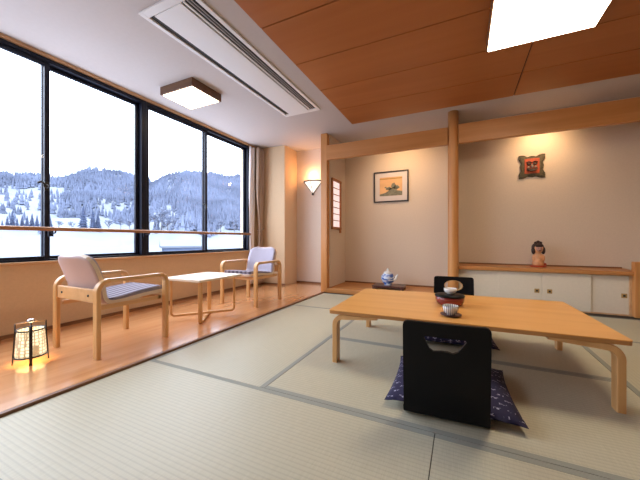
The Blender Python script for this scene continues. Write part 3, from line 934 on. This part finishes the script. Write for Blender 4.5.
tag(c2.build('tea_cup', M_CUPS, None, (-0.064, 1.997, 0.358)), 'white tea cup with dark stripes standing on the small dark saucer', 'cup')

# ------------------------------------------------------------------ armchairs by the window
def sheet(mb, curve, half, th, mi=0, dish=0.0, nx=12, rt=0.06, rim_mi=0):
    """a bent shell: curve in the local (y, z) plane, swept across x with rounded ends"""
    L = [0]
    for a, b in zip(curve, curve[1:]): L.append(L[-1] + (b - a).length)
    tot = L[-1]; vs = []; n = len(curve)
    for side in (0.5, -0.5):
        for i, p in enumerate(curve):
            a = curve[max(i - 1, 0)]; b = curve[min(i + 1, n - 1)]; T_ = (b - a).normalized()
            nrm = Vector((0, -T_.z, T_.y))
            d = min(L[i], tot - L[i]); r = rt if L[i] > tot / 2 else rt * 0.5
            hw = half if d >= r else half - r + math.sqrt(max(0, r * r - (r - d) ** 2))
            for k in range(nx + 1):
                u = -1 + 2 * k / nx
                q = p + nrm * (th * side + dish * (u * u) * min(1, L[i] / tot * 1.4))
                vs.append((hw * u, q.y, q.z))
    W = nx + 1; off = n * W; fs = []; rim = []
    for i in range(n - 1):
        for k in range(nx):
            a, b, c, d = i * W + k, i * W + k + 1, (i + 1) * W + k + 1, (i + 1) * W + k
            fs.append((a, b, c, d)); fs.append((off + d, off + c, off + b, off + a))
        for k in (0, nx):
            rim.append((i * W + k, (i + 1) * W + k, off + (i + 1) * W + k, off + i * W + k))
    for i in (0, n - 1):
        for k in range(nx):
            rim.append((i * W + k, i * W + k + 1, off + i * W + k + 1, off + i * W + k))
    k0 = len(mb.v); mb.add(vs, fs, mi, True)
    for f in rim:
        mb.f.append([i + k0 for i in f]); mb.mi.append(rim_mi); mb.sm.append(False)

def armchair(label, loc, rz):
    r = thing('armchair', label, 'armchair', loc, rz, None)
    for sx_ in (-1, 1):
        x = sx_ * 0.262
        path = rpath([(x, -0.255, 0), (x, -0.255, 0.520), (x, 0.255, 0.520), (x, 0.255, 0)], [0.075, 0.055], 8)
        MB().strip(path[:10], (1, 0, 0), 0.050, 0.030).build('leg', M_BENT, r)
        MB().strip(path[9:-9], (1, 0, 0), 0.050, 0.026).build('armrest', M_BENTY, r)
        MB().strip(path[-10:], (1, 0, 0), 0.050, 0.030).build('leg', M_BENT, r)
    b = MB(); b.box(-0.237, 0.237, -0.262, -0.238, 0.375, 0.465, 0.004); rr = b.build('rear_rail', M_BENTY, r)
    for x in (-0.17, 0.17):
        bl = MB(); bl.lathe([(0.008, 0), (0.008, 0.004)], 12, M=Matrix.Translation((x, -0.262, 0.42)) @ Matrix.Rotation(PI / 2, 4, 'X'))
        bl.build('bolt', M_IRON, rr)
    MB().box(-0.237, 0.237, 0.205, 0.235, 0.315, 0.350, 0.004).build('front_rail', M_BENTY, r)
    MB().box(-0.237, -0.222, -0.236, 0.236, 0.318, 0.350, 0.003).build('side_rail', M_BENTY, r)
    MB().box(0.222, 0.237, -0.236, 0.236, 0.318, 0.350, 0.003).build('side_rail', M_BENTY, r)
    cv = spline([(0, 0.285, 0.372), (0, 0.25, 0.380), (0, 0.10, 0.368), (0, -0.06, 0.346), (0, -0.150, 0.345), (0, -0.196, 0.385), (0, -0.218, 0.485), (0, -0.258, 0.60), (0, -0.300, 0.693)], 5)
    s_ = MB(); sheet(s_, cv, 0.222, 0.026, 0, dish=-0.022, rt=0.11, rim_mi=1)
    s_.build('shell', [M_SHELL, M_RIM], r)
    # padded inner face
    cin = []
    for i, p in enumerate(cv[1:-1]):
        a = cv[i]; b_ = cv[i + 2]; T_ = (b_ - a).normalized(); cin.append(p - Vector((0, -T_.z, T_.y)) * 0.019)
    s_ = MB(); sheet(s_, cin[14:], 0.208, 0.016, 0, dish=-0.022, rt=0.075)
    s_.build('back_pad', M_LAV, r)
    s_ = MB(); sheet(s_, [c + Vector((0, -0.0, 0.007)) for c in cin[2:20]], 0.212, 0.032, 0, dish=0.0, rt=0.05)
    s_.build('seat_pad', M_PAD, r)
    return r
armchair('beech armchair seen from behind, standing beside the glowing floor lantern', (-2.475, 1.410, 0.015), 0)
armchair('beech armchair facing us with a pale padded back, standing near the curtain', (-2.470, 3.105, 0.015), PI)

# side table with two crossing U-shaped runners
sd = thing('side_table', 'pale square side table on bent runners between the two armchairs', 'side table', (-2.364, 2.216, 0.015), math.radians(1.0))
MB().prism(rrect(0.248, 0.290, 0.012), 'z', 0.418, 0.437).build('top', M_PALETOP, sd)
def runner(p, q, zt, zl):
    P_ = Vector((*p, 0)); Q_ = Vector((*q, 0)); d = (Q_ - P_).normalized()
    pts = rpath([P_ + Vector((0, 0, zt)), P_ + Vector((0, 0, zl)), Q_ + Vector((0, 0, zl)), Q_ + Vector((0, 0, zt))], 0.035, 7)
    B = Vector((0, 0, 1)).cross(d)
    return pts, B
pts, B = runner((-0.225, -0.205), (0.160, 0.262), 0.418, 0.052)
MB().strip(pts, B, 0.034, 0.022).build('runner', M_BENT, sd)
pts, B = runner((0.120, -0.165), (-0.145, 0.215), 0.418, 0.013)
MB().strip(pts, B, 0.040, 0.024).build('runner', M_BENT, sd)

# floor lantern
lt = thing('floor_lantern', 'glowing paper floor lantern with black posts on the wooden floor', 'lantern', (-2.565, 0.945, 0.015))
p = MB(); n = 40
prof = [(0.076, 0.045), (0.075, 0.09), (0.072, 0.14), (0.069, 0.19), (0.067, 0.215), (0.065, 0.215), (0.067, 0.19), (0.070, 0.14), (0.073, 0.09), (0.074, 0.045)]
vs = []; fs = []
for r_, z in prof:
    for i in range(n):
        vs.append((r_ * math.cos(2 * PI * i / n), r_ * math.sin(2 * PI * i / n), z))
for j in range(len(prof)):
    for i in range(n):
        jj = (j + 1) % len(prof)
        fs.append((j * n + i, j * n + (i + 1) % n, jj * n + (i + 1) % n, jj * n + i))
p.add(vs, fs, 0, True); p.build('paper_shade', M_WASHI, lt)
for r_, z, nm in ((0.079, 0.045, 'lower_ring'), (0.070, 0.215, 'upper_ring')):
    q = MB(); q.tube([(r_ * math.cos(2 * PI * i / n), r_ * math.sin(2 * PI * i / n), z) for i in range(n)], 0.0050, 8, closed=True); q.build(nm, M_IRON, lt)
a0 = math.atan2(-0.353, 0.936)
for k in range(4):
    a = a0 + k * PI / 2; c_, s_ = math.cos(a), math.sin(a)
    q = MB(); q.tube([(0.086 * c_, 0.086 * s_, 0), (0.083 * c_, 0.083 * s_, 0.05), (0.074 * c_, 0.074 * s_, 0.20), (0.073 * c_, 0.073 * s_, 0.262 if k % 2 else 0.250)], 0.009 if k == 0 else 0.004, 8)
    q.build('post', M_IRON, lt)
q = MB(); c_, s_ = math.cos(a0 + PI / 2), math.sin(a0 + PI / 2)
q.tube([(0.073 * c_, 0.073 * s_, 0.258), (0, 0, 0.266), (-0.073 * c_, -0.073 * s_, 0.258)], 0.004, 8)
q.build('top_bar', M_TRIMY, lt)
q = MB(); q.lathe([(0.010, 0.258), (0.020, 0.262), (0.020, 0.276), (0.010, 0.282)], 20); q.build('cap', M_STEEL, lt, label='small silver cap')
light('lantern_bulb', 'POINT', (-2.565, 0.945, 0.12), 1.5, (1, 0.62, 0.25), 0.03)

# ------------------------------------------------------------------ winter landscape outside
def lerp_tab(tab, a):
    if a <= tab[0][0]: return tab[0][1]
    for (p, u), (q, w) in zip(tab, tab[1:]):
        if a <= q:
            t = (a - p) / (q - p); t = t * t * (3 - 2 * t)
            return u + (w - u) * t
    return tab[-1][1]
# slope of the skyline over the valley by bearing a = y / distance from the building
SKY = [(-1.0, 0.15), (0.15, 0.155), (0.31, 0.150), (0.42, 0.168), (0.52, 0.212), (0.60, 0.215), (0.70, 0.205), (0.78, 0.240), (0.86, 0.278), (1.0, 0.295), (1.23, 0.330), (1.6, 0.35), (2.5, 0.35)]
RID = [(-1.0, 520), (0.6, 520), (0.76, 360), (0.86, 270), (2.5, 240)]
GZ = -5.2
def hash2(i, j):
    return (math.sin(i * 127.1 + j * 311.7) * 43758.5453) % 1.0
def vnoise(x, y):
    i, j = math.floor(x), math.floor(y); u, v = x - i, y - j; u = u * u * (3 - 2 * u); v = v * v * (3 - 2 * v)
    return (hash2(i, j) * (1 - u) + hash2(i + 1, j) * u) * (1 - v) + (hash2(i, j + 1) * (1 - u) + hash2(i + 1, j + 1) * u) * v
def ground(D, a):
    R_ = lerp_tab(RID, a); H_ = lerp_tab(SKY, a) * R_
    t = D / R_
    lo = 0.24
    if t < lo: z = GZ
    else:
        s_ = min(1.0, (t - lo) / (1 - lo))
        z = GZ + (H_ - GZ) * (0.42 * s_ + 0.58 * s_ * s_)
        if t > 1: z -= (t - 1) * H_ * 0.8
        z += (vnoise(D / 40, a * 9) - 0.5) * 9 * min(1, s_ * 4)
    return z
g = MB(); vs = []; fs = []
DS = [8, 20, 40, 60, 80, 100, 120, 140, 160] + [180 + 14 * k for k in range(38)]
AS = [-0.9 + 0.05 * k for k in range(64)]
for D in DS:
    for a in AS:
        vs.append((XW - D, a * D, ground(D, a)))
W = len(AS)
for j in range(len(DS) - 1):
    for i in range(W - 1):
        fs.append((j * W + i, j * W + i + 1, (j + 1) * W + i + 1, (j + 1) * W + i))
g.add(vs, fs, 0, True)
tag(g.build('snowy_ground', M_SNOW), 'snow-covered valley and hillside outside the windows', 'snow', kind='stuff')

def cone_tree(mb, x, y, z, h, r, n=6, tiers=2, lean=0):
    for k in range(tiers):
        z0 = z + h * (0.10 + 0.32 * k); z1 = z + h * min(1.0, 0.62 + 0.38 * k + (0.0 if tiers == 2 else 0)); rr = r * (1 - 0.35 * k)
        vs = [(x + rr * math.cos(2 * PI * i / n + k), y + rr * math.sin(2 * PI * i / n + k), z0) for i in range(n)] + [(x, y, z1)]
        mb.add(vs, [(i, (i + 1) % n, n) for i in range(n)], 0, False)
fo = MB(); cnt = 0; tries = 0
while cnt < 15000 and tries < 90000:
    tries += 1
    a = random.uniform(0.05, 1.75); R_ = lerp_tab(RID, a)
    t = random.uniform(0.30, 1.05) ** 0.8; D = t * R_
    thr = lerp_tab([(0.0, 0.88), (0.40, 0.86), (0.50, 0.78), (0.66, 0.74), (0.76, 0.62), (0.85, 0.50), (1.0, 0.52), (2.0, 0.60)], a)
    mid = lerp_tab([(0.0, 0.02), (0.40, 0.06), (0.50, 0.42), (0.70, 0.30), (2.0, 0.16)], a)
    if t > thr: dens = 1.0
    elif t > thr - 0.28: dens = mid * (2.2 if vnoise(D / 22, a * 13) > 0.5 else 0.4)
    else: dens = 0.03 if vnoise(D / 18, a * 14) > 0.6 else 0.0
    if random.random() > dens: continue
    z = ground(D, a); h = random.uniform(6, 10) * (0.70 + 0.30 * R_ / 520) * (0.85 if a > 0.7 else 1)
    cone_tree(fo, XW - D, a * D, z - 0.4, h, h * random.uniform(0.17, 0.26), 5)
    cnt += 1
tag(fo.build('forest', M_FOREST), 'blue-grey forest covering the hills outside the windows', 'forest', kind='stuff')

# single trees at the foot of the hill
def conifer(h):
    r = thing('conifer_tree', 'x', 'tree')
    m = MB(); rnd = random.Random(3)
    for k in range(9):
        z0 = h * (0.10 + 0.095 * k); rr = h * 0.22 * (1 - k / 9.6); n = 14
        vs = [(rr * (0.72 if i % 2 else 1.0) * rnd.uniform(.85, 1.1) * math.cos(2 * PI * i / n), rr * (0.72 if i % 2 else 1.0) * rnd.uniform(.85, 1.1) * math.sin(2 * PI * i / n), z0 - (0.015 * h if i % 2 == 0 else 0)) for i in range(n)] + [(0, 0, z0 + h * 0.17)]
        m.add(vs, [(i, (i + 1) % n, n) for i in range(n)] + [tuple(range(n))[::-1]], 0, False)
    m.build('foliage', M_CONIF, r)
    MB().tube([(0, 0, -0.3), (0, 0, h * 0.5)], [h * 0.02, h * 0.008], 8).build('trunk', M_BARK, r)
    return r
def place(o, v, a, px, label, group, h0=10.0):
    """stand a tree of PX pixels' height where the hillside reaches row V"""
    D = 70.0
    while D < 500:
        D += 2; d = (0.432 + 0.902 * a) * D; z = ground(D, a)
        if 239.5 - 297 * (z - 0.82) / d <= v: break
    s = px / 297 * d / h0
    o.location = (XW - D, a * D, z - 0.2); o.scale = (s, s, s); o.rotation_euler = (0, 0, random.uniform(0, 6))
    tag(o, label, 'tree', group)
def a_of(u):   # bearing of an image column, seen from the room
    X = (u - 320) / 297; s, c = math.sin(0.446), math.cos(0.446)
    return (c + X * s) / (s - X * c)
c0 = conifer(10.0); first = True
L1 = 'dark conifer in the clump beyond the snowfield, seen past the window latch'
for (u, v, px, lab, gp) in ((5, 231, 11, L1, 'left conifer clump'), (10, 230, 14, L1, 'left conifer clump'), (15, 229, 18, L1, 'left conifer clump'), (20, 230, 13, L1, 'left conifer clump'),
                          (25, 229, 14, L1, 'left conifer clump'), (30, 230, 15, L1, 'left conifer clump'), (35, 229, 16, L1, 'left conifer clump'), (40, 230, 15, L1, 'left conifer clump'),
                          (86.5, 231, 26, 'tallest dark conifer beyond the second pane, left of two lower ones', 'conifers beyond the second pane'), (96, 231, 22, 'middle one of three dark conifers beyond the second pane', 'conifers beyond the second pane'), (101, 232, 20, 'rightmost of three dark conifers beyond the second pane', 'conifers beyond the second pane'), (53, 230, 15, 'small dark conifer just right of the first window upright', 'conifers beyond the second pane')):
    o = c0 if first else copy_tree(c0); first = False
    place(o, v, a_of(u), px, lab, gp)

def bare_tree(seed, h):
    rnd = random.Random(seed); r = thing('snowy_tree', 'x', 'tree')
    tr = MB(); fr_ = MB()
    def grow(p, d, L_, rad, lv):
        q = p + d * L_
        tr.tube([p, q], [rad, rad * 0.6], 5)
        if lv >= 1:
            for k in range(3):
                c = p + d * L_ * rnd.uniform(0.3, 1.0) + Vector((rnd.uniform(-1, 1), rnd.uniform(-1, 1), rnd.uniform(-.5, .8))) * L_ * 0.3
                fr_.ball(c, (L_ * rnd.uniform(.12, .22), L_ * rnd.uniform(.12, .22), L_ * rnd.uniform(.07, .14)), 1)
        if lv < 3:
            for k in range(4 if lv == 0 else 3):
                nd = (d + Vector((rnd.uniform(-1, 1), rnd.uniform(-1, 1), rnd.uniform(-.2, .6))) * 0.85).normalized()
                grow(p + d * L_ * rnd.uniform(0.55, 1), nd, L_ * 0.66, rad * 0.6, lv + 1)
    grow(Vector((0, 0, 0)), Vector((0, 0, 1)), h * 0.36, h * 0.022, 0)
    tr.build('trunk', M_BARK, r); fr_.build('snowy_twigs', M_FROST, r)['kind'] = 'stuff'
    return r
protos = [bare_tree(5, 10), bare_tree(8, 10)]
used = [False, False]
LB = 'snow-laden bare tree at the foot of the hill beyond the third pane'
for i, (u, v, px) in enumerate(((147, 232, 18), (153, 231, 24), (159, 233, 26), (166, 232, 30), (172, 233, 25), (178, 234, 20), (187, 232, 14), (195, 231, 14), (62, 230, 13), (75, 231, 12), (112, 231, 16), (124, 231, 18), (133, 231, 16), (215, 232, 16), (226, 233, 20), (240, 232, 18))):
    k = i % 2
    o = protos[k] if not used[k] else copy_tree(protos[k]); used[k] = True
    if u < 140: place(o, v, a_of(u), px, 'snow-laden bare tree on the slope beyond the second pane', 'bare trees beyond the second pane')
    elif u < 200: place(o, v, a_of(u), px, LB, 'bare trees beyond the third pane')
    else: place(o, v, a_of(u), px, 'snow-laden bare tree beyond the last pane by the curtain', 'bare trees beyond the last pane')

def house(label, u, D, wx, wy, hw, hr, rz, z=GZ):
    a = a_of(u); r = thing('snowy_house', label, 'house', (XW - D, a * D, z), rz)
    b = MB(); b.box(-wx / 2, wx / 2, -wy / 2, wy / 2, 0, hw)
    b.prism([(-wx / 2, hw), (wx / 2, hw), (0, hw + hr)], 'y', -wy / 2, wy / 2)
    b.build('wall', M_HWALL, r)
    rf = MB(); e = 0.5; t = 0.45
    rf.prism([(-wx / 2 - e, hw - e * hr / wx * 2), (0, hw + hr), (wx / 2 + e, hw - e * hr / wx * 2), (wx / 2 + e, hw - e * hr / wx * 2 + t), (0, hw + hr + t), (-wx / 2 - e, hw - e * hr / wx * 2 + t)], 'y', -wy / 2 - e, wy / 2 + e)
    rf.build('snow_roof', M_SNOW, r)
    for k in range(max(1, int(wy // 3.5))):
        y = -wy / 2 + 1.8 + 3.5 * k
        if y > wy / 2 - 1: break
        MB().box(wx / 2, wx / 2 + 0.06, y - 0.7, y + 0.7, hw * 0.35, hw * 0.75).build('window', M_HWIN, r)
    return r
house('blue-grey house with a snowy roof beyond the third pane, below the handrail', 192, 60, 7, 9, 4.2, 1.3, math.radians(-35))
house('long low house with a snow roof beyond the last pane, below the handrail', 227, 57, 6, 12, 2.7, 1.0, math.radians(-45))
house('wide snow-roofed house behind the near armchair, below the handrail', 112, 66, 14, 20, 2.3, 2.0, math.radians(-30))
house('small snow-roofed house beyond the second pane, just under the handrail', 78, 125, 8, 14, 1.9, 1.5, math.radians(-15))
